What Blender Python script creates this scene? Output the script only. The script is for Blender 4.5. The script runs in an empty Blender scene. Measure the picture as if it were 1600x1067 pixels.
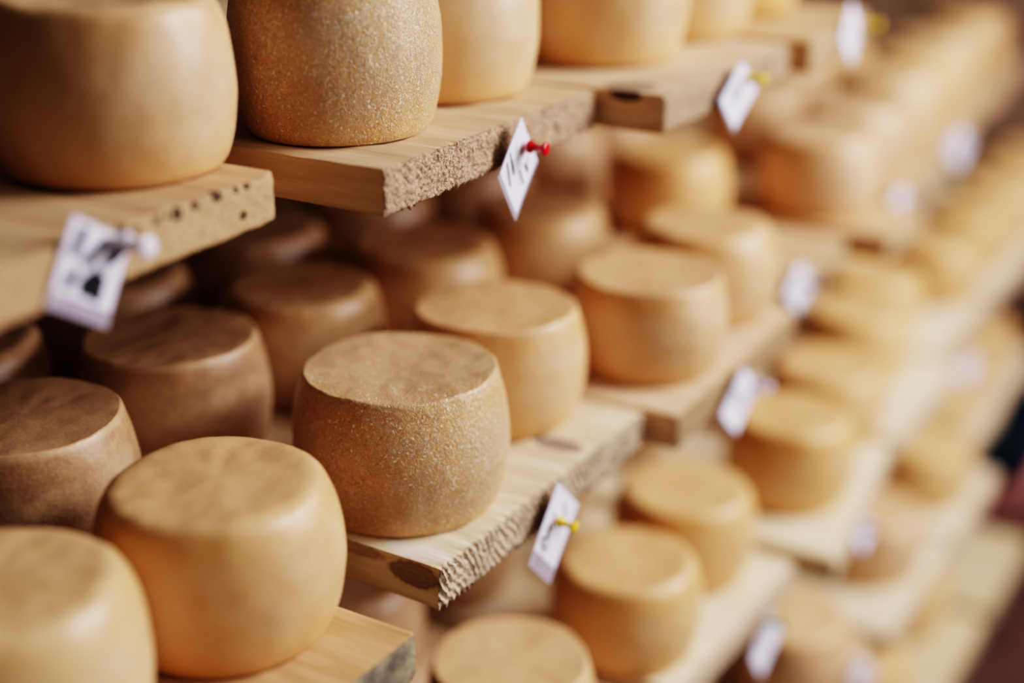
import bpy, bmesh, math, random
from mathutils import Vector, Matrix, noise
random.seed(11)
scene = bpy.context.scene
COL = scene.collection
ZF = 1.6947                       # camera height above the floor
ZT, ZM, ZL, ZK, ZJ = ZF-.2811, ZF-.6385, ZF-.9948, ZF-1.3497, .090
TH = .041                         # board thickness
LEV = {'T': ZT, 'M': ZM, 'L': ZL, 'K': ZK, 'J': ZJ}

# ------------------------------------------------------------------ helpers
def link(o, parent=None):
    COL.objects.link(o)
    if parent is not None: o.parent = parent
    return o
def tag(o, label, cat, group=None):
    o['label'] = label; o['category'] = cat
    if group: o['group'] = group
    return o
def mesh_obj(name, verts, faces, mat, parent=None, smooth=True):
    me = bpy.data.meshes.new(name); me.from_pydata(verts, [], faces); me.update()
    bm = bmesh.new(); bm.from_mesh(me); bmesh.ops.recalc_face_normals(bm, faces=bm.faces); bm.to_mesh(me); bm.free()
    if smooth:
        for p in me.polygons: p.use_smooth = True
    if mat: me.materials.append(mat)
    return link(bpy.data.objects.new(name, me), parent)
def empty(name, loc, rot=(0, 0, 0)):
    o = bpy.data.objects.new(name, None); o.empty_display_size = .02
    o.location = loc; o.rotation_euler = rot
    return link(o)
def N(v, s=1.0): return noise.noise(Vector(v)*s)

# ------------------------------------------------------------------ node tools
class NT:
    def __init__(s, name):
        s.m = bpy.data.materials.new(name); s.m.use_nodes = True
        s.t = s.m.node_tree; s.t.nodes.clear()
        s.out = s.n('ShaderNodeOutputMaterial'); s.b = s.n('ShaderNodeBsdfPrincipled')
        s.t.links.new(s.b.outputs[0], s.out.inputs[0])
    def n(s, k, **kw):
        x = s.t.nodes.new(k)
        for a, v in kw.items(): setattr(x, a, v)
        return x
    def l(s, a, b): s.t.links.new(a, b)
    def put(s, inp, v):
        if hasattr(v, 'is_output') or hasattr(v, 'links'): s.l(v, inp)
        else: inp.default_value = v
    def math(s, op, a, b=0.0, c=None, clamp=False):
        x = s.n('ShaderNodeMath', operation=op, use_clamp=clamp); s.put(x.inputs[0], a); s.put(x.inputs[1], b)
        if c is not None: s.put(x.inputs[2], c)
        return x.outputs[0]
    def vmath(s, op, a, b):
        x = s.n('ShaderNodeVectorMath', operation=op); s.put(x.inputs[0], a); s.put(x.inputs[1], b)
        return x.outputs['Value'] if op in ('LENGTH', 'DOT_PRODUCT', 'DISTANCE') else x.outputs[0]
    def noise(s, vec, scale, detail=3, rough=.55, dist=0):
        x = s.n('ShaderNodeTexNoise'); s.put(x.inputs['Vector'], vec); x.inputs['Scale'].default_value = scale
        x.inputs['Detail'].default_value = detail; x.inputs['Roughness'].default_value = rough; x.inputs['Distortion'].default_value = dist
        return x.outputs[0]
    def ramp(s, f, lo, hi, a=0.0, b=1.0):
        x = s.n('ShaderNodeMapRange', interpolation_type='SMOOTHSTEP'); s.put(x.inputs[0], f)
        for i, v in enumerate((lo, hi, a, b)): s.put(x.inputs[i+1], v)
        return x.outputs[0]
    def mix(s, f, a, b, mode='MIX'):
        x = s.n('ShaderNodeMix', data_type='RGBA', blend_type=mode); s.put(x.inputs[0], f)
        s.put(x.inputs[6], a if not isinstance(a, tuple) else (*a, 1)); s.put(x.inputs[7], b if not isinstance(b, tuple) else (*b, 1))
        return x.outputs[2]
    def bump(s, h, dist, strength=1.0, normal=None):
        x = s.n('ShaderNodeBump'); x.inputs['Strength'].default_value = strength; x.inputs['Distance'].default_value = dist
        s.l(h, x.inputs['Height'])
        if normal is not None: s.l(normal, x.inputs['Normal'])
        return x.outputs[0]
    def set(s, **kw):
        for k, v in kw.items():
            k = k.replace('_', ' ')
            if isinstance(v, tuple) and len(v) == 3 and 'Radius' not in k: v = (*v, 1)
            s.put(s.b.inputs[k], v)

def cheese_mat(name, speck=0.0):
    """Waxy rind; the hue is the object's own colour, mottled; speck adds the frosted crystalline bloom."""
    g = NT(name)
    co = g.n('ShaderNodeTexCoord'); oi = g.n('ShaderNodeObjectInfo')
    off = g.n('ShaderNodeVectorMath', operation='ADD'); g.l(co.outputs['Object'], off.inputs[0])
    rv = g.n('ShaderNodeCombineXYZ'); r3 = g.math('MULTIPLY', oi.outputs['Random'], 7.0)
    for i in range(3): g.l(r3, rv.inputs[i])
    g.l(rv.outputs[0], off.inputs[1]); v = off.outputs[0]
    base = oi.outputs['Color']
    big = g.ramp(g.noise(v, 14, 3, .5), .36, .66)
    mid = g.ramp(g.noise(v, 45, 4, .6), .38, .68)
    fine = g.noise(v, 260, 3, .6)
    c = g.mix(g.math('MULTIPLY', big, .42), base, g.mix(1.0, base, (.78, .66, .46), 'MULTIPLY'))
    c = g.mix(g.math('MULTIPLY', mid, .28), c, (.74, .46, .21))
    c = g.mix(g.math('MULTIPLY', g.ramp(fine, .45, .75), .22), c, (.78, .58, .34))
    sz = g.n('ShaderNodeSeparateXYZ'); g.l(co.outputs['Object'], sz.inputs[0])
    band = g.math('MULTIPLY', g.ramp(sz.outputs[2], .004, .040), g.ramp(sz.outputs[2], .112, .085))
    dust = g.math('MULTIPLY', band, g.ramp(g.noise(v, 20, 3, .6), .34, .62, .25, 1.0))
    c = g.mix(g.math('MULTIPLY', dust, .36), c, (.70, .53, .37))
    top = g.ramp(sz.outputs[2], .117, .122)
    c = g.mix(g.math('MULTIPLY', top, .30), c, (.80, .56, .35))
    h = g.math('ADD', g.math('MULTIPLY', g.noise(v, 90, 3, .6), .6), g.math('MULTIPLY', fine, .4))
    nrm = g.bump(h, .0012, .55)
    if speck:
        n1 = g.noise(v, 250, 2, .55, 1.6); n2 = g.noise(v, 430, 1, .5, .6)
        patch = g.ramp(g.noise(v, 26, 3, .6), .30, .60, .45, 1.0)
        worm = g.math('ABSOLUTE', g.math('SUBTRACT', n1, .5))
        ridge = g.ramp(worm, .0, .035, 1.0, 0.0)
        dots = g.ramp(n2, .60, .66)
        sp = g.math('MULTIPLY', g.math('MAXIMUM', g.math('MULTIPLY', ridge, .55), dots), patch)
        c = g.mix(g.math('MULTIPLY', sp, .85*speck), c, (.95, .84, .64))
        c = g.mix(g.math('MULTIPLY', g.ramp(n2, .44, .34), .22*speck), c, (.36, .18, .05))
        h2 = g.math('ADD', g.math('MULTIPLY', n1, .6), g.math('MULTIPLY', sp, .7))
        nrm = g.bump(h2, .0022, 1.0*speck, nrm)
        g.set(Roughness=.36)
    else:
        g.set(Roughness=g.ramp(mid, 0, 1, .40, .52))
    g.set(Base_Color=c, Normal=nrm, Coat_Weight=.22, Coat_Roughness=.34, Specular_IOR_Level=.5, Subsurface_Weight=.08, Subsurface_Radius=(.012, .005, .002), Subsurface_Scale=.5)
    return g.m

def wood_mat(name, light, dark, end, spots=(), seed=0.0, endbump=.0025, saw=0.0, grey=None, slope=0.0, endscale=520, enddark=.62):
    """Sawn softwood with the grain along local x; the cut end has its own look; spots = knots, holes, bark (x,y,z,rx,ry,rz,colour,strength)."""
    g = NT(name)
    co = g.n('ShaderNodeTexCoord'); ob = co.outputs['Object']
    sh = g.vmath('ADD', ob, (seed*3.1, seed*1.7, seed*.9))
    st = g.vmath('MULTIPLY', sh, (2.2, 26, 30))
    st2 = g.vmath('MULTIPLY', sh, (9, 190, 190))
    warp = g.noise(g.vmath('MULTIPLY', sh, (3, 9, 9)), 1.0, 2)
    rings = g.math('SINE', g.math('ADD', g.math('MULTIPLY', warp, 26.0), g.math('MULTIPLY', g.noise(st, 1.0, 2), 14.0)))
    f1 = g.ramp(rings, -.7, 1.0); f2 = g.ramp(g.noise(st2, 1.0, 3, .6), .35, .70)
    fib = g.noise(g.vmath('MULTIPLY', sh, (40, 700, 700)), 1.0, 2, .6)
    c = g.mix(g.math('MULTIPLY', f1, .55), light, dark)
    c = g.mix(g.math('MULTIPLY', f2, .35), c, dark)
    c = g.mix(g.math('MULTIPLY', g.ramp(fib, .52, .75), .30), c, (min(1, light[0]*1.25), min(1, light[1]*1.25), min(1, light[2]*1.3)))
    # cut end
    nx = g.n('ShaderNodeSeparateXYZ'); g.l(co.outputs['Normal'], nx.inputs[0])
    px = g.n('ShaderNodeSeparateXYZ'); g.l(ob, px.inputs[0])
    isend = g.ramp(g.math('SUBTRACT', px.outputs[0], g.math('MULTIPLY', px.outputs[1], slope)), -.0045, -.0022)
    e1 = g.noise(sh, endscale, 3, .7, .6); e2 = g.noise(sh, 45, 3, .6)
    ce = g.mix(g.ramp(e1, .35, .65), tuple(x*enddark for x in end), end)
    ce = g.mix(g.math('MULTIPLY', g.ramp(e2, .4, .7), .35), ce, tuple(x*.75 for x in end))
    if grey: ce = g.mix(g.ramp(g.noise(sh, 30, 3, .6), .38, .60), ce, grey)
    if saw:
        sv = g.math('ADD', g.math('MULTIPLY', px.outputs[1], 760.0), g.math('ADD', g.math('MULTIPLY', px.outputs[2], 420.0), g.math('MULTIPLY', e2, 16.0)))
        sw = g.ramp(g.math('SINE', sv), -.6, .7)
        ce = g.mix(g.math('MULTIPLY', g.math('SUBTRACT', 1.0, sw), saw), ce, tuple(x*.5 for x in end))
    c = g.mix(isend, c, ce)
    for (x, y, z, rx, ry, rz, colr, k) in spots:
        dv = g.vmath('MULTIPLY', g.vmath('SUBTRACT', ob, (x, y, z)), (1/rx, 1/ry, 1/rz))
        ln = g.vmath('LENGTH', dv, (0, 0, 0))
        ln = g.math('ADD', ln, g.math('MULTIPLY', g.math('SUBTRACT', g.noise(sh, 90, 2), .5), .5))
        ringk = g.math('MULTIPLY', g.math('ADD', g.math('SINE', g.math('MULTIPLY', ln, 22.0)), 1.0), .06)
        m = g.math('MULTIPLY', g.math('SUBTRACT', g.ramp(ln, 1.05, .75), ringk, clamp=True), k)
        c = g.mix(m, c, colr)
    hs = g.math('ADD', g.math('MULTIPLY', fib, .5), g.math('MULTIPLY', f2, .5))
    he = g.math('MULTIPLY', e1, 1.0)
    if saw: he = g.math('ADD', he, g.math('MULTIPLY', sw, .8))
    n1 = g.bump(hs, .0010, .6)
    n2 = g.bump(he, endbump, .9)
    mx = g.n('ShaderNodeMix', data_type='VECTOR'); g.l(isend, mx.inputs[0]); g.l(n1, mx.inputs[4]); g.l(n2, mx.inputs[5])
    g.set(Base_Color=c, Roughness=.72, Specular_IOR_Level=.25, Normal=mx.outputs[1])
    return g.m

def plain(name, col, rough=.5, spec=.5, var=.0, alpha=1.0, trans=0.0, scale=60):
    g = NT(name)
    co = g.n('ShaderNodeTexCoord')
    f = g.noise(co.outputs['Object'], scale, 3)
    c = g.mix(g.math('MULTIPLY', g.ramp(f, .35, .7), var), col, tuple(x*.55 for x in col))
    g.set(Base_Color=c, Roughness=rough, Specular_IOR_Level=spec, Alpha=alpha, Transmission_Weight=trans)
    return g.m

# ------------------------------------------------------------------ materials
CH = cheese_mat('cheese_rind'); CHS = cheese_mat('frosted_cheese_rind', 1.0)
paper = plain('tag_paper', (.82, .80, .92), .55, .4, .08)
sleeve = plain('tag_plastic', (.62, .56, .68), .18, .6, .1, alpha=.42)
ink = plain('felt_pen_ink', (.012, .012, .016), .6, .3)
greenink = plain('dark_green_ink', (.02, .045, .02), .6, .3)
steel = plain('pin_steel', (.5, .5, .5), .3, .8)
PIN = {'white': (.80, .76, .86), 'red': (.62, .012, .02), 'yellow': (.85, .55, .015), 'purple': (.075, .045, .16), 'green': (.03, .30, .20), 'lilac': (.62, .52, .70)}
PINM = {k: plain('pin_plastic_'+k, v, .28, .6) for k, v in PIN.items()}
old_wood = wood_mat('rack_timber', (.30, .20, .115), (.17, .10, .05), (.28, .19, .11), seed=9)

# ------------------------------------------------------------------ cheese wheels
def profile_points(kind):
    if kind == 'crisp':   # sharp upper rim
        return [(0, .0), (.5, .0), (.80, 0), (.855, .012), (.905, .07), (.96, .2), (.995, .38), (1, .5), (.99, .63), (.962, .78), (.925, .895), (.903, .958), (.888, .988), (.872, 1.0), (.84, 1.0), (.6, .995), (.35, .988), (0, .985)]
    if kind == 'round':
        return [(0, .0), (.5, .0), (.78, 0), (.845, .015), (.905, .075), (.962, .2), (.996, .38), (1, .5), (.988, .64), (.955, .79), (.91, .89), (.868, .945), (.82, .978), (.76, .995), (.68, 1.0), (.5, .998), (.3, .994), (0, .992)]
    return [(0, .0), (.5, .0), (.80, 0), (.86, .015), (.91, .07), (.962, .2), (.996, .38), (1, .5), (.99, .64), (.96, .79), (.92, .895), (.887, .95), (.85, .982), (.80, .998), (.72, 1.0), (.5, .992), (.3, .985), (0, .983)]
def smooth_profile(P, n):
    pts = []
    for i in range(len(P)-1):
        p0, p1, p2, p3 = P[max(i-1, 0)], P[i], P[i+1], P[min(i+2, len(P)-1)]
        for k in range(n):
            t = k/n
            pts.append(tuple(.5*(2*p1[j]+(p2[j]-p0[j])*t+(2*p0[j]-5*p1[j]+4*p2[j]-p3[j])*t*t+(-p0[j]+3*p1[j]-3*p2[j]+p3[j])*t**3) for j in (0, 1)))
    pts.append(P[-1]); return pts
def cheese_mesh(kind, seed, n=96, sub=3, rough=0.0):
    P = smooth_profile(profile_points(kind), sub)[1:-1]
    R, H = .1, .125
    verts = [(0, 0, 0)]; faces = []
    for (a, b) in P:
        for i in range(n):
            th = 2*math.pi*i/n; c, s = math.cos(th), math.sin(th)
            q = Vector((c*a, s*a, b*1.1+seed*5.3))
            w = 1+.020*noise.noise(q*1.3+Vector((seed, 0, 0)))+.007*noise.noise(q*5)
            bb = max(0.0, min(1.0, b))
            dz = bb**3*(.0030*noise.noise(Vector((c*a*1.5+seed*3, s*a*1.5, seed)))+.0012*noise.noise(Vector((c*a*6, s*a*6, seed*2))))
            rr = a*R*w
            if rough: rr += rough*noise.noise(Vector((c*a, s*a, b))*38+Vector((seed, 0, 0)))*min(1, a*1.2)
            verts.append((rr*c, rr*s, max(0.0, b)*H+dz))
    verts.append((0, 0, P[-1][1]*H+.0030*noise.noise(Vector((seed*3, 0, seed)))+.0012*noise.noise(Vector((0, 0, seed*2)))))
    L = len(P)
    for i in range(n): faces.append((0, 1+(i+1) % n, 1+i))
    for k in range(L-1):
        for i in range(n):
            a = 1+k*n+i; b = 1+k*n+(i+1) % n
            faces.append((a, b, b+n, a+n))
    t = len(verts)-1
    for i in range(n): faces.append((1+(L-1)*n+i, 1+(L-1)*n+(i+1) % n, t))
    me = bpy.data.meshes.new('cheese_wheel'); me.from_pydata(verts, [], faces)
    for p in me.polygons: p.use_smooth = True
    me.update(); return me
KINDS = {'crisp': [], 'round': [], 'soft': []}
for k in KINDS:
    for s in (1, 2, 3):
        me = cheese_mesh(k, s*1.37+len(k)); me.materials.append(CH); KINDS[k].append(me)
HERO = cheese_mesh('crisp', 2.2, 160, 5, .0007); HERO.materials.append(CHS)
HERO2 = cheese_mesh('soft', 4.4, 160, 5, .0006); HERO2.materials.append(CHS)

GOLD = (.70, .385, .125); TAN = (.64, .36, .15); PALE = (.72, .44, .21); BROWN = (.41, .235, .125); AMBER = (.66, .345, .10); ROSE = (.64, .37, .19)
cheese_n = [0]
def cheese(lv, x, y, r, h, kind, colr, label, group=None, rot=None, me=None):
    i = cheese_n[0]; cheese_n[0] += 1
    m = me or KINDS[kind][i % 3]
    o = bpy.data.objects.new('cheese_wheel', m); link(o)
    o.location = (x, y, LEV[lv]+.0004); o.scale = (r/.1, r/.1, h/.125)
    o.rotation_euler = (0, 0, rot if rot is not None else random.uniform(0, 6.28))
    lu = .3*colr[0]+.6*colr[1]+.1*colr[2]
    o.color = (*[q*.94+lu*.06 for q in colr], 1)
    return tag(o, label, 'cheese', group)
C = cheese
gT, gM, gM2, gL, gK = 'cheese wheels on the top tier', 'cheese wheels at the front of the middle tier', 'cheese wheels in the shade at the back of the middle tier', 'cheese wheels on the third tier down', 'cheese wheels on the lowest tiers'
# top tier
C('T', -.869, .789, .100, .139, 'soft', (.64, .37, .17), 'large soft-focus golden cheese wheel on the board end with the white-pinned tag', gT)
C('T', -.803, .996, .096, .150, 'soft', (.76, .44, .19), 'cheese wheel with frosted crystalline rind on the rough-sawn board with the red-pinned tag', gT, me=HERO2, rot=.6)
C('T', -.823, 1.196, .099, .146, 'soft', PALE, 'smooth pale cheese wheel above the red-pinned tag, beside the frosted wheel', gT)
C('T', -.779, 1.459, .100, .146, 'soft', PALE, 'pale cheese wheel on the top board with a dark knot near its corner', gT)
C('T', -.782, 1.664, .099, .146, 'soft', PALE, 'cheese wheel on the top tier, second on the dark-knotted board, cut by the picture edge', gT)
C('T', -.800, 1.880, .098, .14, 'round', GOLD, 'only cheese wheel on the last short board of the top tier', gT)
# middle tier, front
C('M', -.742, .521, .099, .140, 'round', (.67, .41, .18), 'very blurred yellowish cheese wheel cut by the bottom corner, before the big smooth wheel', gM)
C('M', -.729, .725, .101, .134, 'round', (.70, .395, .165), 'big smooth golden cheese wheel on the grey-ended board, in front of the brown wheels', gM)
C('M', -.737, .988, .105, .136, 'crisp', (.76, .44, .19), 'sharply focused cheese wheel with glistening speckled rind above a dark-knotted board corner', gM, me=HERO, rot=1.1)
C('M', -.766, 1.205, .098, .126, 'crisp', (.67, .375, .16), 'smooth cheese wheel with a chipped pale rim, directly behind the glistening speckled wheel', gM)
C('M', -.690, 1.425, .095, .116, 'crisp', (.64, .36, .16), 'squat tan cheese wheel on the board with the lilac-pinned tag, nearer its front corner', gM)
C('M', -.711, 1.632, .097, .123, 'round', (.67, .375, .16), 'round-shouldered cheese wheel behind the squat tan one, on the lilac-pinned board', gM)
C('M', -.928, 1.971, .099, .124, 'soft', AMBER, 'amber cheese wheel alone on the set-back board, in the gap under the short top board', gM2)
C('M', -.756, 2.188, .102, .134, 'round', ROSE, 'rosy brown cheese wheel with bright side highlight, on the short shadowed board', gM)
C('M', -.785, 2.440, .100, .130, 'round', ROSE, 'rosy cheese wheel just behind the rosy brown one with the bright side highlight', gM)
C('M', -.998, 2.502, .100, .125, 'round', ROSE, 'pale blurred cheese wheel peeking over the rosy wheels, below the short top board', gM2)
for (x, y, cc, lb) in ((-.83, 2.78, PALE, 'pale blurred cheese wheel on the far middle-tier board, next after the two rosy wheels'),
                       (-.855, 3.04, GOLD, 'golden blurred cheese wheel, second after the two rosy wheels on the middle tier'),
                       (-.885, 3.31, PALE, 'pale blurred cheese wheel high up among the far middle-tier wheels'),
                       (-.915, 3.70, GOLD, 'blurred cheese wheel at the top picture corner, last of the middle tier'),
                       (-1.08, 2.87, ROSE, 'blurred rosy cheese wheel in the second row behind the far pale wheels'),
                       (-1.10, 3.16, GOLD, 'blurred golden cheese wheel last in the second row of the middle tier')):
    C('M', x, y, .1, .128, 'round', cc, lb, gM)
# middle tier, behind
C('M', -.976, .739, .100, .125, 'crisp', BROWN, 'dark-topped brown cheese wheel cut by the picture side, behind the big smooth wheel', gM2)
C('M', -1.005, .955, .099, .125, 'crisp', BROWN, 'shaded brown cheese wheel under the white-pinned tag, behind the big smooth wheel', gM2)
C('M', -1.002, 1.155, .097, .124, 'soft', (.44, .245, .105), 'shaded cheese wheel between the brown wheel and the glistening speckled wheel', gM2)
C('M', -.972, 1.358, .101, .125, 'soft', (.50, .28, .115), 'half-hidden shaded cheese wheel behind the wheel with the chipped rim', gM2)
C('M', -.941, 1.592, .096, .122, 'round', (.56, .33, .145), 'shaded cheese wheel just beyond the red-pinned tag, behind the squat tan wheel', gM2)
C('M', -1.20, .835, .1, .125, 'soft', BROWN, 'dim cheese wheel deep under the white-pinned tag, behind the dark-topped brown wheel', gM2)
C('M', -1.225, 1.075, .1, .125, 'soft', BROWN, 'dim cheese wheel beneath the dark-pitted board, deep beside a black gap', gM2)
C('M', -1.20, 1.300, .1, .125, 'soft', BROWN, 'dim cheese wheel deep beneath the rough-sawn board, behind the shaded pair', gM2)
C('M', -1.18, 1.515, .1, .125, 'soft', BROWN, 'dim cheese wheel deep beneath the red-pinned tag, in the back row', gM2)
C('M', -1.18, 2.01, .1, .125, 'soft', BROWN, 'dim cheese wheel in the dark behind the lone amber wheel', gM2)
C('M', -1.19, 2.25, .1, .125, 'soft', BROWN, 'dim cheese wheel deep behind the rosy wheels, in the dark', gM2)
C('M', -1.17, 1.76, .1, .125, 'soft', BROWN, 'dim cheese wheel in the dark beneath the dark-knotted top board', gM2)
# third tier
C('L', -.681, 1.095, .095, .123, 'crisp', (.66, .40, .19), 'flat-topped pale cheese wheel cut by the bottom edge, under the sharply focused board', gL)
C('L', -.673, 1.355, .095, .123, 'soft', (.69, .375, .13), 'golden cheese wheel right beside the yellow-pinned tag', gL)
C('L', -.694, 1.567, .099, .125, 'soft', (.69, .375, .13), 'golden cheese wheel second on the board with the green-pinned tag', gL)
C('L', -.652, 1.854, .099, .134, 'soft', AMBER, 'amber cheese wheel with a shadowed side below the lilac-pinned tag', gL)
C('L', -.679, 2.092, .099, .125, 'soft', (.67, .36, .12), 'amber cheese wheel just behind the one below the lilac-pinned tag', gL)
C('L', -.728, 2.391, .100, .125, 'soft', GOLD, 'golden cheese wheel under the upper purple-pinned tag of the set-back board', gL)
C('L', -.771, 2.600, .100, .125, 'soft', GOLD, 'golden cheese wheel third after the amber pair on the third tier', gL)
C('L', -.727, 2.888, .100, .125, 'round', AMBER, 'large orange blur of a cheese wheel on the far third tier, below the purple pins', gL)
C('L', -.730, 3.160, .100, .125, 'round', AMBER, 'orange blur of a cheese wheel next after the large orange blur on the third tier', gL)
C('L', -.730, 3.420, .100, .125, 'round', GOLD, 'far golden blur of a cheese wheel, third from the end of the third tier', gL)
C('L', -.735, 3.640, .100, .125, 'round', AMBER, 'far orange blur of a cheese wheel, second from the end of the third tier', gL)
C('L', -.740, 3.860, .100, .125, 'round', GOLD, 'far golden blur of a cheese wheel ending the third tier at the picture side', gL)
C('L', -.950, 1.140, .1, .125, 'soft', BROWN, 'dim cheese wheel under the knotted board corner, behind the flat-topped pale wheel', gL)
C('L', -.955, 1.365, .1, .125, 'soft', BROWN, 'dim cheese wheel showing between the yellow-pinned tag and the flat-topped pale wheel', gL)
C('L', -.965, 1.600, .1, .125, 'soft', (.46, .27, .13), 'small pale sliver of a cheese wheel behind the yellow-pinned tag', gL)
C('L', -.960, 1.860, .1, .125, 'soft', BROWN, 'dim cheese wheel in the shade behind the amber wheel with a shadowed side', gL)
# low tiers
C('K', -.640, 1.890, .1, .125, 'soft', (.64, .37, .18), 'blurred tan cheese wheel cut by the bottom edge beside the green-pinned tag', gK)
C('K', -.643, 2.309, .1, .125, 'soft', ROSE, 'pinkish cheese wheel behind the dark purple pin on the fourth tier', gK)
C('K', -.645, 2.652, .1, .125, 'soft', GOLD, 'golden blurred cheese wheel second on the fourth tier, after the pinkish one', gK)
C('K', -.725, 2.960, .1, .125, 'soft', AMBER, 'orange blurred cheese wheel third on the fourth tier, above the blue crate', gK)
C('K', -.735, 3.190, .1, .125, 'soft', GOLD, 'golden blurred cheese wheel fourth on the fourth tier, above the blue crate', gK)
C('K', -.740, 3.420, .1, .125, 'soft', AMBER, 'orange blurred cheese wheel last on the fourth tier', gK)
C('J', -.620, 2.230, .1, .125, 'soft', GOLD, 'blurred cheese wheel on the lowest boards, cut by the bottom edge', gK)
C('J', -.640, 2.560, .1, .125, 'soft', GOLD, 'blurred cheese wheel on the lowest boards, in the dark gap below the pinkish one', gK)

# ------------------------------------------------------------------ boards
def board_mesh(w, skew, L, ny, nz, rough, rag, style, seed, chamfer=0.0):
    """Board with its cut end at x=0 (far corner at x=skew), grain back along -x, top at z=0."""
    def pos(j, k, x):      # j along width 0..ny, k 0 bottom..nz top
        y = w*j/ny; z = -TH+TH*k/nz
        return y, z
    ring = [(j, nz) for j in range(ny+1)]+[(ny, k) for k in range(nz-1, -1, -1)]+[(j, 0) for j in range(ny-1, -1, -1)]+[(0, k) for k in range(1, nz)]
    st = [-L, -.9, -.6, -.4, -.25, -.16, -.11, -.08, -.055, -.035, -.022, -.013, -.007, -.003, 0.0]
    verts, faces, idx = [], [], {}
    def shape(j, k, x, cap):
        y, z = pos(j, k, x); n3 = Vector((x*2, y*14, z*14+seed))
        dx = skew*y/w
        # rounding of the long edges
        ey = 1 if j in (0, ny) else 0; ez = 1 if k in (0, nz) else 0
        near = math.exp(x/.006)
        if k == nz: z -= .0016*max(0, .5+noise.noise(Vector((x*5, y*40, seed))))*1.0
        if k == 0: z += .0010*noise.noise(Vector((x*6, y*50, seed)))
        if j == 0: y += .0010*noise.noise(Vector((x*9, z*60, seed)))
        if chamfer and j == 0 and z > -chamfer: y += 0.004*(z+chamfer)/chamfer*math.exp(-((x+.06)/.09)**2)
        d = 0.0
        if cap or near > .02:
            if style == 'fuzz':
                q = Vector((seed, y*330, z*330))
                d = rough*(noise.noise(q)+.6*noise.noise(q*2.1))+rough*1.3*noise.noise(Vector((seed, y*70, z*70)))
            elif style == 'saw':
                t = y*700+z*430+6*noise.noise(Vector((seed, y*22, z*22)))
                d = rough*.9*math.sin(t)+rough*1.0*noise.noise(Vector((seed, y*200, z*200)))
            else:
                d = rough*(noise.noise(Vector((seed, y*160, z*160)))+noise.noise(Vector((seed, y*50, z*50))))
            # ragged lower and upper arris
            if k <= 1:
                h = noise.noise(Vector((seed*2, y*260, 1)))+.6*noise.noise(Vector((seed*2, y*600, 4)))
                if style == 'saw': h = .8*math.sin(y*700-TH*430)+.6*noise.noise(Vector((seed*2, y*420, 4)))
                z -= rag*max(0, h)*near*(1 if k == 0 else .5)
            if k >= nz-1:
                h = noise.noise(Vector((seed*5, y*180, 7)))
                if style == 'saw': h = 1.1*max(0, math.sin(y*360+2*noise.noise(Vector((y*40, seed, 0)))))
                z -= rag*.55*max(0, h)*near
            # arrises are slightly worn
            edge = min(k, nz-k)/nz*TH
            d -= .0022*math.exp(-edge/.0015)
            ye = min(j, ny-j)/ny*w
            d -= .0030*math.exp(-ye/.003)
        return (x+dx*1.0+d*near, y, z)
    for s, x in enumerate(st):
        for (j, k) in ring:
            idx[(s, j, k)] = len(verts); verts.append(shape(j, k, x, False))
    n = len(ring)
    for s in range(len(st)-1):
        for i in range(n):
            a, b = ring[i], ring[(i+1) % n]
            faces.append((idx[(s, *a)], idx[(s, *b)], idx[(s+1, *b)], idx[(s+1, *a)]))
    S = len(st)-1
    for j in range(1, ny):
        for k in range(1, nz):
            idx[(S, j, k)] = len(verts); verts.append(shape(j, k, 0.0, True))
    for j in range(ny):
        for k in range(nz): faces.append((idx[(S, j, k)], idx[(S, j+1, k)], idx[(S, j+1, k+1)], idx[(S, j, k+1)]))
    faces.append(tuple(idx[(0, *r)] for r in reversed(ring)))
    return verts, faces
CREAM = ((.74, .55, .37), (.52, .345, .20), (.66, .455, .28))
WARM = ((.66, .45, .265), (.46, .275, .14), (.60, .405, .235))
PALEW = ((.80, .69, .50), (.64, .50, .31), (.72, .55, .38))
DK = (.055, .03, .02); BARK = (.17, .10, .08); GR = (.17, .12, .11)
gB = 'sawn shelf boards of the rack'
def board(lv, xe, y0, w, skew, cols, label, style='plain', res=.004, rough=.0008, rag=.0015, seed=1.0, L=1.25, **kw):
    chamfer = kw.pop('chamfer', 0.0)
    ny = max(8, int(w/res)); nz = max(4, int(TH/res))
    v, f = board_mesh(w, skew, L, ny, nz, rough, rag, style, seed, chamfer)
    m = wood_mat('sawn_wood', cols[0], cols[1], cols[2], seed=seed, slope=skew/w, **kw)
    o = mesh_obj('shelf_board', v, f, m); o.location = (xe, y0, LEV[lv])
    return tag(o, label, 'shelf board', gB)
hole = (.03, .016, .01)
board('T', -.730, .479, .360, -.015, (WARM[0], WARM[1], (.70, .455, .25)), 'thick board with a row of dark pits along its rounded end, white-pinned tag on it', 'plain', .0025, .0010, .0015, 1.3,
      spots=[(-.015*y/.36-.001, y, z, .010, ry, rz, hole, .95) for (y, z, ry, rz) in ((.150, -.006, .004, .004), (.186, -.004, .006, .005), (.199, -.007, .005, .004), (.221, -.006, .004, .004), (.243, -.006, .007, .006), (.263, -.005, .005, .004), (.288, -.004, .007, .005), (.311, -.004, .004, .003), (.324, -.004, .004, .003), (.317, -.026, .006, .004), (.232, -.005, .003, .003))])
board('T', -.674, .893, .384, -.013, (CREAM[0], (.50, .325, .175), (.78, .52, .335)), 'board with a fuzzy rough-sawn end and smooth planed side, carrying the red-pinned tag', 'fuzz', .0012, .0021, .0048, 2.1, endbump=.005, endscale=360, enddark=.42)
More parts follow.
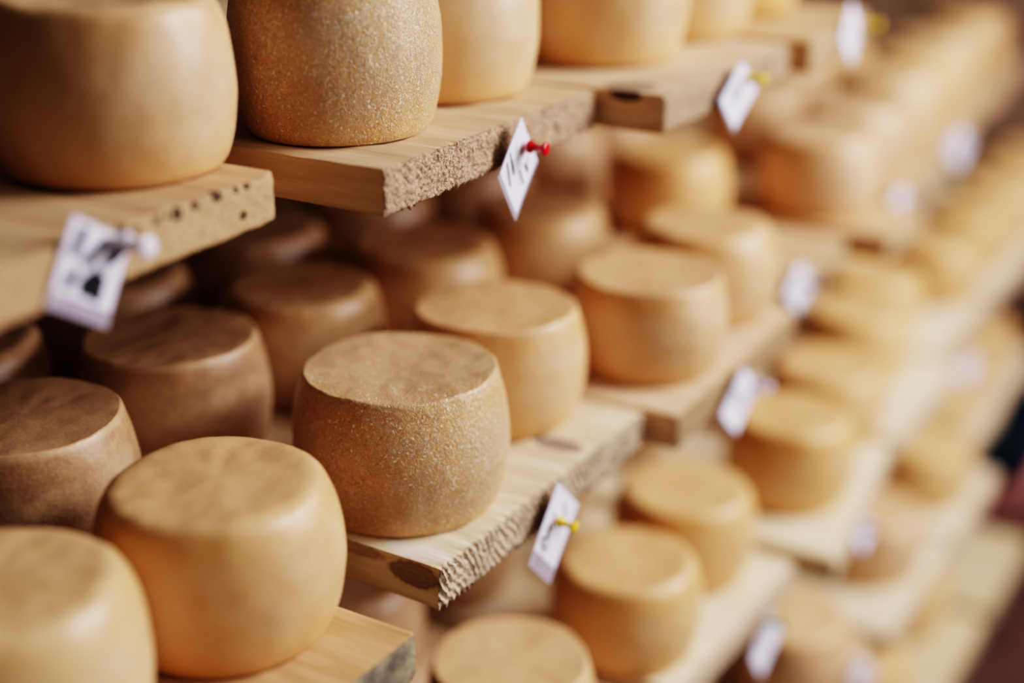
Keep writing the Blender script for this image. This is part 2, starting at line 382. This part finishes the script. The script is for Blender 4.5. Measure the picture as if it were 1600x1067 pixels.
board('T', -.610, 1.286, .376, -.012, (CREAM[0], CREAM[1], (.56, .385, .245)), 'top-tier board with a dark knot at its upper corner and a yellow-pinned tag', seed=3.2,
      spots=[(-.055, .030, .0, .032, .034, .007, (.20, .13, .10), .75), (-.046, 0, -.004, .022, .008, .008, DK, .95), (0, .10, -.02, .02, .05, .009, (.36, .25, .17), .7), (0, .29, -.017, .02, .035, .010, (.30, .19, .11), .7)])
board('T', -.604, 1.690, .305, -.030, WARM, 'last short board of the top tier, its tag held by a pale yellow pin', seed=4.4)
board('M', -.588, .433, .360, .005, ((.64, .42, .23), (.46, .27, .125), (.50, .41, .27)), 'orange-grained board with a weathered grey end under the big smooth wheel', 'plain', .003, .0016, .0030, 5.3, grey=(.20, .165, .125), endbump=.004)
board('M', -.624, .887, .401, 0, (PALEW[0], (.58, .42, .25), (.88, .69, .48)), 'board with a serrated saw-marked end and dark knot at its corner, carrying the yellow-pinned tag', 'saw', .0013, .0014, .0048, 6.1, chamfer=.013, saw=.30, endbump=.003,
      spots=[(-.030, 0, -.014, .033, .006, .015, BARK, .8), (-.10, 0, -.006, .05, .004, .008, (.30, .17, .10), .7), (-.040, .279, 0, .034, .017, .012, GR, .85), (-.03, .02, .001, .07, .02, .003, (.86, .78, .74), .6)])
board('M', -.585, 1.297, .389, -.013, (CREAM[0], CREAM[1], (.46, .30, .165)), 'middle-tier board with the lilac-pinned tag on its shadowed end', seed=7.7)  # cut end coloured darker, its shade painted into the wood
board('M', -.655, 1.705, .350, 0, WARM, 'set-back middle-tier board, nearly empty, with a purple-pinned tag', seed=8.5)
board('M', -.596, 2.086, .190, 0, WARM, 'short middle-tier board with a dark shadowed side under the rosy brown wheel', seed=9.1)
board('M', -.668, 2.312, .350, 0, WARM, 'set-back middle-tier board with the dark purple pin and lilac-white tag', seed=10.2)
board('M', -.712, 2.672, .375, 0, WARM, 'far middle-tier board with the faint lilac pin', seed=11.2)
board('M', -.740, 3.057, .375, 0, WARM, 'far middle-tier board, second from the end of the tier', seed=11.7)
board('M', -.780, 3.442, .390, 0, WARM, 'last far board of the middle tier, at the picture corner', seed=11.9)
board('L', -.575, .860, .400, 0, CREAM, 'third-tier board under the flat-topped pale wheel at the bottom edge', seed=12.2)
board('L', -.569, 1.294, .362, .007, PALEW, 'bright cream board with the green-pinned tag on its end', seed=13.1)
board('L', -.514, 1.695, .405, -.050, PALEW, 'cream third-tier board jutting out under the amber wheels, dark line beneath', seed=14.3)
board('L', -.565, 2.130, .380, 0, PALEW, 'third-tier board with two golden wheels beyond the amber pair', seed=15.6)
board('L', -.612, 2.540, .370, 0, PALEW, 'far third-tier board with the blurred purple pin', seed=16.8)
board('L', -.612, 2.940, .370, 0, PALEW, 'far third-tier board, next after the one with the blurred purple pin', seed=17.1)
board('L', -.612, 3.330, .370, 0, PALEW, 'far third-tier board, second from the end', seed=17.3)
board('L', -.612, 3.720, .300, 0, PALEW, 'last far board of the third tier', seed=17.7)
board('K', -.555, 1.700, .370, 0, CREAM, 'fourth-tier board at the bottom edge with a whitish tag', seed=18.4)
board('K', -.530, 2.100, .380, 0, PALEW, 'fourth-tier board under the pinkish wheel', seed=19.2)
board('K', -.530, 2.500, .340, 0, PALEW, 'fourth-tier board under the golden blurred wheel', seed=20.7)
board('K', -.610, 2.860, .370, 0, PALEW, 'set-back fourth-tier board above the dark blue crate', seed=21.2)
board('K', -.620, 3.250, .370, 0, PALEW, 'last far board of the fourth tier', seed=21.6)
for i, (y, w, lb) in enumerate(((1.90, .36, 'lowest board by the floor at the bottom edge of the picture'), (2.29, .37, 'lowest board by the floor, second along from the bottom edge'), (2.69, .37, 'lowest board by the floor, before the dark blue crate'))):
    board('J', -.480, y, w, 0, ((.62, .50, .31), (.48, .36, .20), (.52, .40, .24)), lb, seed=23+i)

# rack carcass: posts and cross rails well inside, one thing
def box(x0, x1, y0, y1, z0, z1, b=.003):
    bm = bmesh.new(); bmesh.ops.create_cube(bm, size=1)
    for v in bm.verts: v.co = Vector(((x0+x1)/2+v.co.x*(x1-x0), (y0+y1)/2+v.co.y*(y1-y0), (z0+z1)/2+v.co.z*(z1-z0)))
    if b: bmesh.ops.bevel(bm, geom=bm.edges[:], offset=b, segments=2, profile=.6, affect='EDGES')
    vs = [tuple(v.co) for v in bm.verts]; bm.verts.index_update(); fs = [tuple(v.index for v in f.verts) for f in bm.faces]; bm.free()
    return vs, fs
rack = empty('shelving_rack', (-1.4, 1.8, 0)); tag(rack, 'dark timber rack of posts and cross rails carrying the sawn boards', 'shelving rack')
rm = Matrix.Translation((1.4, -1.8, 0))
def rack_part(name, *a):
    v, f = box(*a); o = mesh_obj(name, [tuple(rm @ Vector(p)) for p in v], f, old_wood, rack, smooth=False); return o
for x in (-1.14, -1.74):
    for lv in 'TMLKJ':
        z1 = LEV[lv]-TH-.0012; rack_part('cross_rail', x-.022, x+.022, .20, 4.04, max(0, z1-.055), z1)
    if x > -1.5: rack_part('added_shade_panel', -1.95, -.98, 2.04, 3.84, ZT-TH, ZT-.012)  # unseen panel added over the far back rows to keep light off them
    for y in (.165, 4.075):
        rack_part('post', x-.035, x+.035, y-.035, y+.035, 0, ZT+.45)

# ------------------------------------------------------------------ tags and pins
CAMR = Vector((.85083556, .52542591, -.00254308)); CAMU = Vector((-.18828507, .30940623, .93210328)); CAMF = Vector((-.49053806, .79258779, -.36218367)); FPX = 2178.86
def stroke(pts, wd, z, steps=6):
    """A flat pen stroke (in the card's own plane) with round ends."""
    P = [Vector((a, b, 0)) for a, b in pts]; v, f = [], []
    for i in range(len(P)-1):
        d = P[i+1]-P[i]
        if d.length < 1e-6: continue
        d.normalize(); nn = Vector((-d.y, d.x, 0))*wd/2
        b = len(v)
        for c, s in ((P[i], 1), (P[i+1], -1)):
            base = math.atan2(nn.y, nn.x) if s == 1 else math.atan2(-nn.y, -nn.x)
            for k in range(steps+1):
                t = base+math.pi*k/steps; v.append((c.x+wd/2*math.cos(t), c.y+wd/2*math.sin(t), z+i*2e-5))
        f.append(tuple(range(b, len(v))))
    return v, f
def make_tag(quad, xoff, label, strokes, sleeve_margin=(.004, .004, .004, .004), inkm=None, name='hanging_price_tag', curl=.002, paper_inset=.0):
    """quad: four (y,z) corners top, right, bottom, left on the board end; local frame u (top->right), v (top->left)."""
    c = [Vector((xoff, q[0], q[1])) for q in quad]
    # even the measured corners out into a true parallelogram
    ctr = sum(c, Vector())/4; e1 = ((c[1]-c[0])+(c[2]-c[3]))/2; e2 = ((c[3]-c[0])+(c[2]-c[1]))/2
    w, h = e1.length, e2.length; ux, uy = e1.normalized(), -e2.normalized()
    root = empty(name, ctr)
    tag(root, label, 'price tag', 'paper tags pinned to the board ends')
    def sheet(nm, x0, x1, y0, y1, z, mat, th):
        n = 10; vs = []; fs = []
        for side in (0, 1):
            for i in range(n+1):
                for j in range(n+1):
                    a = x0+(x1-x0)*i/n; b = y0+(y1-y0)*j/n
                    cz = z+curl*((a/w)**2*1.3+(b/h)**2)*1.0+(th if side else 0)
                    p = ux*a+uy*b+Vector((cz, 0, 0)); vs.append(tuple(p))
        m = (n+1)**2
        for i in range(n):
            for j in range(n):
                q = i*(n+1)+j; fs.append((q, q+1, q+n+2, q+n+1)); fs.append((m+q, m+q+n+1, m+q+n+2, m+q+1))
        bd = [i*(n+1) for i in range(n+1)]+[n*(n+1)+j for j in range(1, n+1)]+[i*(n+1)+n for i in range(n-1, -1, -1)]+[j for j in range(n-1, 0, -1)]
        for i in range(len(bd)):
            a, b = bd[i], bd[(i+1) % len(bd)]; fs.append((a, b, b+m, a+m))
        return mesh_obj(nm, vs, fs, mat, root, smooth=False)
    ml, mr, mb, mt = sleeve_margin
    sheet('paper_card', -w/2+ml, w/2-mr, -h/2+mb, h/2-mt, .0000, paper, .0003)
    s = sheet('plastic_sleeve', -w/2, w/2, -h/2, h/2, -.0003, sleeve, .0002); s['label'] = 'clear plastic sleeve of the tag'
    V, F = [], []
    for pts, wd in strokes:
        lp = []
        for (px, py) in pts:
            d = CAMF+CAMR*((px-800)/FPX)+CAMU*((533.5-py)/FPX)
            P = d*(xoff/d.x); P.z += ZF; r = P-ctr
            # components in the sheared card frame
            g11, g12, g22 = 1, ux.dot(uy), 1; b1, b2 = r.dot(ux), r.dot(uy); D = g11*g22-g12*g12
            lp.append(((b1*g22-b2*g12)/D, (b2*g11-b1*g12)/D))
        v, f = stroke(lp, wd, .0)
        o = len(V)
        for (a, b, z) in v:
            cz = curl*((a/w)**2*1.3+(b/h)**2)+.0007+z; V.append(tuple(ux*a+uy*b+Vector((cz, 0, 0))))
        F += [tuple(i+o for i in q) for q in f]
    if V: mesh_obj('handwriting', V, F, inkm or ink, root, smooth=False)
    return root
def W(px, py, x0):
    d = CAMF+CAMR*((px-800)/FPX)+CAMU*((533.5-py)/FPX); P = d*(x0/d.x); return (P.y, P.z+ZF)
def tag_px(x0, quad, label, strokes, **kw):
    return make_tag([W(a, b, x0) for a, b in quad], x0, label, strokes, **kw)
def lathe(prof, n=24):
    v, f = [], []
    for (x, r) in prof:
        for i in range(n):
            t = 2*math.pi*i/n; v.append((x, r*math.cos(t), r*math.sin(t)))
    for k in range(len(prof)-1):
        for i in range(n):
            a = k*n+i; b = k*n+(i+1) % n; f.append((a, b, b+n, a+n))
    f.append(tuple(range(n-1, -1, -1))); f.append(tuple(range((len(prof)-1)*n, len(prof)*n)))
    return v, f
GRIP = lathe([(0, .0048), (.0006, .0060), (.0030, .0062), (.0042, .0056), (.0056, .0038), (.0085, .0031), (.0125, .0030), (.0155, .0036), (.0168, .0056), (.0176, .0064), (.0192, .0065), (.0202, .0058), (.0206, .0030)])
NEED = lathe([(-.009, .0001), (-.007, .0005), (.0005, .0006)], 10)
pin_mesh = {}
def pin(px, py, x0, colour, label, dx=.0045, scale=1.0, tilt=(0, 0)):
    y, z = W(px, py, x0)
    root = empty('push_pin', (x0+dx, y, z), (0, tilt[0], tilt[1])); root.scale = (scale,)*3
    tag(root, label, 'push pin', 'push pins holding the tags')
    mesh_obj('grip', *GRIP, PINM[colour], root); mesh_obj('needle', *NEED, steel, root)
    return root
S = .0022
tag_px(-.733, [(112, 330), (206, 376), (165, 512), (68, 482)], 'large blurred white tag with heavy black strokes on the dark-pitted board end',
       [([(129, 361), (115, 394)], .0085), ([(164, 377), (133, 409)], .0075), ([(188, 393), (171, 407)], .0070), ([(115, 426), (102, 444)], .0080),
        ([(149, 430), (131, 442), (129, 452), (143, 457), (156, 438), (149, 464)], .0085), ([(143, 438), (141, 452)], .0085)], sleeve_margin=(.002, .002, .012, .002), curl=.003)
pin(186, 377, -.733, 'white', 'white push pin on the dark-pitted board end', scale=1.25)
tag_px(-.668, [(813, 187), (840, 245), (804, 352), (777, 270)], 'white tag hung on its corner with thin black writing beneath a red pin',
       [([(795.6, 239), (802.2, 273)], S*.8), ([(799, 252), (802, 268)], S*1.2), ([(791, 255), (796.6, 290)], S), ([(806, 222), (807, 245), (810.6, 290)], .0006),
        ([(812, 268), (816.3, 286)], S), ([(820, 258), (823, 266)], S*1.6), ([(824, 245), (822, 258)], .0009), ([(812, 250), (813, 270)], .0008)], sleeve_margin=(.001, .004, .005, .001))
pin(819, 228, -.668, 'red', 'red push pin on the fuzzy rough-sawn board end', scale=1.0)
tag_px(-.612, [(875, 752), (899, 787), (862, 912), (820, 882)], 'long white tag with dark green writing beneath a yellow pin',
       [([(855.7, 821), (854, 839.6), (845.6, 841), (845.6, 851), (851.5, 858)], S*1.3), ([(881, 786), (882, 806)], S), ([(872.6, 822), (872.6, 830)], S*1.3), ([(865, 824), (872, 845)], .0009), ([(864, 800), (868, 815)], S*.8)],
       sleeve_margin=(.001, .002, .016, .001), inkm=greenink)
pin(866, 812, -.612, 'yellow', 'yellow push pin on the serrated saw-marked board end', scale=1.0, tilt=(.12, 0))
tag_px(-.604, [(1160, 92), (1182, 138), (1145, 210), (1122, 155)], 'blurred white diamond tag on the end of the dark-knotted top board',
       [([(1140, 140), (1148, 158)], S), ([(1150, 132), (1146, 152)], S), ([(1156, 138), (1152, 150)], S)])
pin(1163, 121, -.604, 'yellow', 'yellow push pin on the dark-knotted top board')
tag_px(-.614, [(1330, -2), (1347, 40), (1330, 108), (1312, 62)], 'blurred white tag on the end of the last short top board', [([(1328, 40), (1330, 58)], S)])
pin(1345, 37, -.614, 'yellow', 'pale yellow push pin on the last short top board', scale=1.1)
tag_px(-.580, [(1160, 570), (1187, 602), (1147, 682), (1124, 650)], 'blurred white tag with grey writing on the board under the squat tan wheel',
       [([(1145, 608), (1152, 640)], S), ([(1153, 610), (1157, 640)], S), ([(1162, 612), (1158, 630)], S)])
pin(1176, 600, -.580, 'lilac', 'pale lilac push pin on the board under the squat tan wheel')
tag_px(-.646, [(1250, 405), (1272, 440), (1245, 492), (1224, 460)], 'blurred bluish white tag on the set-back middle board', [([(1243, 440), (1246, 462)], S), ([(1250, 436), (1252, 455)], S)])
pin(1256, 441, -.646, 'purple', 'dark purple push pin on the set-back middle board')
tag_px(-.660, [(1408, 285), (1424, 322), (1403, 368), (1382, 335)], 'blurred lilac-white tag with a dark pin, beside the rosy brown wheel', [([(1400, 320), (1402, 340)], S)])
pin(1411, 318, -.660, 'purple', 'dark purple push pin beside the rosy brown wheel')
tag_px(-.704, [(1497, 194), (1517, 222), (1497, 264), (1478, 238)], 'faint lilac tag on the far middle-tier board', [([(1495, 222), (1498, 240)], S)])
pin(1498, 222, -.704, 'lilac', 'faint lilac push pin on the far middle-tier board')
tag_px(-.552, [(1206, 950), (1218, 985), (1190, 1060), (1168, 1030)], 'blurred white tag beneath a green pin on the bright cream board', [([(1192, 1000), (1194, 1015)], S)])
pin(1198, 969, -.552, 'green', 'green push pin on the end of the bright cream board', scale=1.1)
tag_px(-.530, [(1352, 800), (1366, 828), (1346, 868), (1332, 842)], 'faint brownish tag on the jutting cream board', [])
pin(1345, 823, -.530, 'purple', 'dark purple push pin on the jutting cream board')
tag_px(-.604, [(1516, 545), (1532, 565), (1510, 606), (1494, 586)], 'faint pinkish tag at the far end of the third tier', [([(1510, 570), (1512, 585)], S)])
pin(1534, 498, -.604, 'purple', 'dark purple push pin at the far end of the third tier')
tag_px(-.547, [(1348, 1028), (1366, 1046), (1344, 1082), (1326, 1062)], 'whitish tag cut by the bottom edge on the fourth-tier board', [])
pin(1346, 1046, -.547, 'lilac', 'pale push pin at the bottom edge on the fourth-tier board')

# ------------------------------------------------------------------ crates at the end of the rack
def crate(z0, h, mat, label, x0=-.90, x1=-.545, y0=3.28, y1=3.54):
    root = empty('plastic_crate', ((x0+x1)/2, (y0+y1)/2, z0)); tag(root, label, 'crate')
    t = .012; mx = Matrix.Translation((-(x0+x1)/2, -(y0+y1)/2, -z0))
    for nm, a in (('side_wall', (x0, x1, y0, y0+t, z0, z0+h)), ('side_wall', (x0, x1, y1-t, y1, z0, z0+h)), ('end_wall', (x0, x0+t, y0, y1, z0, z0+h)), ('end_wall', (x1-t, x1, y0, y1, z0, z0+h)), ('base', (x0, x1, y0, y1, z0, z0+t))):
        v, f = box(*a, .002); mesh_obj(nm, [tuple(mx @ Vector(p)) for p in v], f, mat, root, smooth=False)
    v, f = box(x1-.002, x1+.010, y0, y1, z0+h-.03, z0+h-.012, .003); mesh_obj('rim', [tuple(mx @ Vector(p)) for p in v], f, mat, root, smooth=False)
crate(0.0, .115, plain('pink_plastic', (.55, .25, .22), .5, .4, .1), 'dull pink crate on the floor beneath the dark blue one')
crate(.116, .16, plain('navy_plastic', (.012, .04, .075), .4, .5, .1), 'dark blue crate stacked beyond the lowest boards, at the picture side')

# ------------------------------------------------------------------ room
def slab(name, a, mat):
    v, f = box(*a, 0); o = mesh_obj(name, v, f, mat, None, smooth=False); o['kind'] = 'structure'; return o
fl = NT('floor_stain'); co = fl.n('ShaderNodeTexCoord')
cf = fl.mix(fl.ramp(fl.noise(co.outputs['Object'], 6, 4), .35, .7), (.085, .036, .030), (.055, .022, .020))
fl.set(Base_Color=cf, Roughness=.6, Normal=fl.bump(fl.noise(co.outputs['Object'], 90, 3), .002, .4))
slab('floor', (-3, 4, -3, 6, -.05, 0), fl.m)
wl = NT('cellar_wall'); co = wl.n('ShaderNodeTexCoord')
cw = wl.mix(wl.ramp(wl.noise(co.outputs['Object'], 4, 4), .35, .7), (.10, .06, .035), (.06, .034, .02))
wl.set(Base_Color=cw, Roughness=.85, Normal=wl.bump(wl.noise(co.outputs['Object'], 40, 4), .004, .5))
slab('wall_back', (-2.3, -2.2, -3, 6, 0, 3.2), wl.m)
we = NT('plastered_end_wall'); co = we.n('ShaderNodeTexCoord')
ce_ = we.mix(we.ramp(we.noise(co.outputs['Object'], 3, 4), .35, .7), (.42, .27, .19), (.34, .21, .14))
we.set(Base_Color=ce_, Roughness=.85, Normal=we.bump(we.noise(co.outputs['Object'], 40, 4), .004, .5))
slab('wall_end', (-2.2, 4, 5.0, 5.1, 0, 3.2), we.m)

# ------------------------------------------------------------------ light
def area(name, loc, tgt, sx, sy, power, col):
    l = bpy.data.lights.new(name, 'AREA'); l.shape = 'RECTANGLE'; l.size = sx; l.size_y = sy; l.energy = power; l.color = col
    o = bpy.data.objects.new(name, l); link(o); o.location = loc
    o.rotation_euler = (Vector(tgt)-Vector(loc)).to_track_quat('-Z', 'Y').to_euler(); return o
area('window_light', (1.30, 2.70, 2.88), (-.75, 1.4, 1.0), 2.0, .6, 150, (1.0, .94, .97))
area('side_window_light', (1.75, 2.5, 1.85), (-.75, 1.6, 1.0), 1.8, .6, 62, (.98, .93, 1.0))
area('front_fill', (1.5, .5, 2.85), (-.75, .9, 1.1), .8, .6, 9, (1.0, .92, .84))
w = bpy.data.worlds.new('World'); scene.world = w; w.use_nodes = True
w.node_tree.nodes['Background'].inputs[0].default_value = (1.0, .80, .60, 1); w.node_tree.nodes['Background'].inputs[1].default_value = .045

# ------------------------------------------------------------------ camera
cd = bpy.data.cameras.new('camera'); cam = bpy.data.objects.new('camera', cd); link(cam)
M3 = Matrix((CAMR, CAMU, -CAMF)).transposed()
cam.matrix_world = Matrix.Translation((0, 0, ZF)) @ M3.to_4x4()
cd.sensor_width = 36; cd.sensor_fit = 'HORIZONTAL'; cd.lens = FPX/1600*36; cd.clip_start = .05
cd.dof.use_dof = True; cd.dof.focus_distance = 1.222; cd.dof.aperture_fstop = .92
scene.camera = cam
scene.view_settings.view_transform = 'Filmic'; scene.view_settings.look = 'Very High Contrast'; scene.view_settings.exposure = -0.55; scene.view_settings.gamma = 1.0
scene.cycles.use_denoising = True
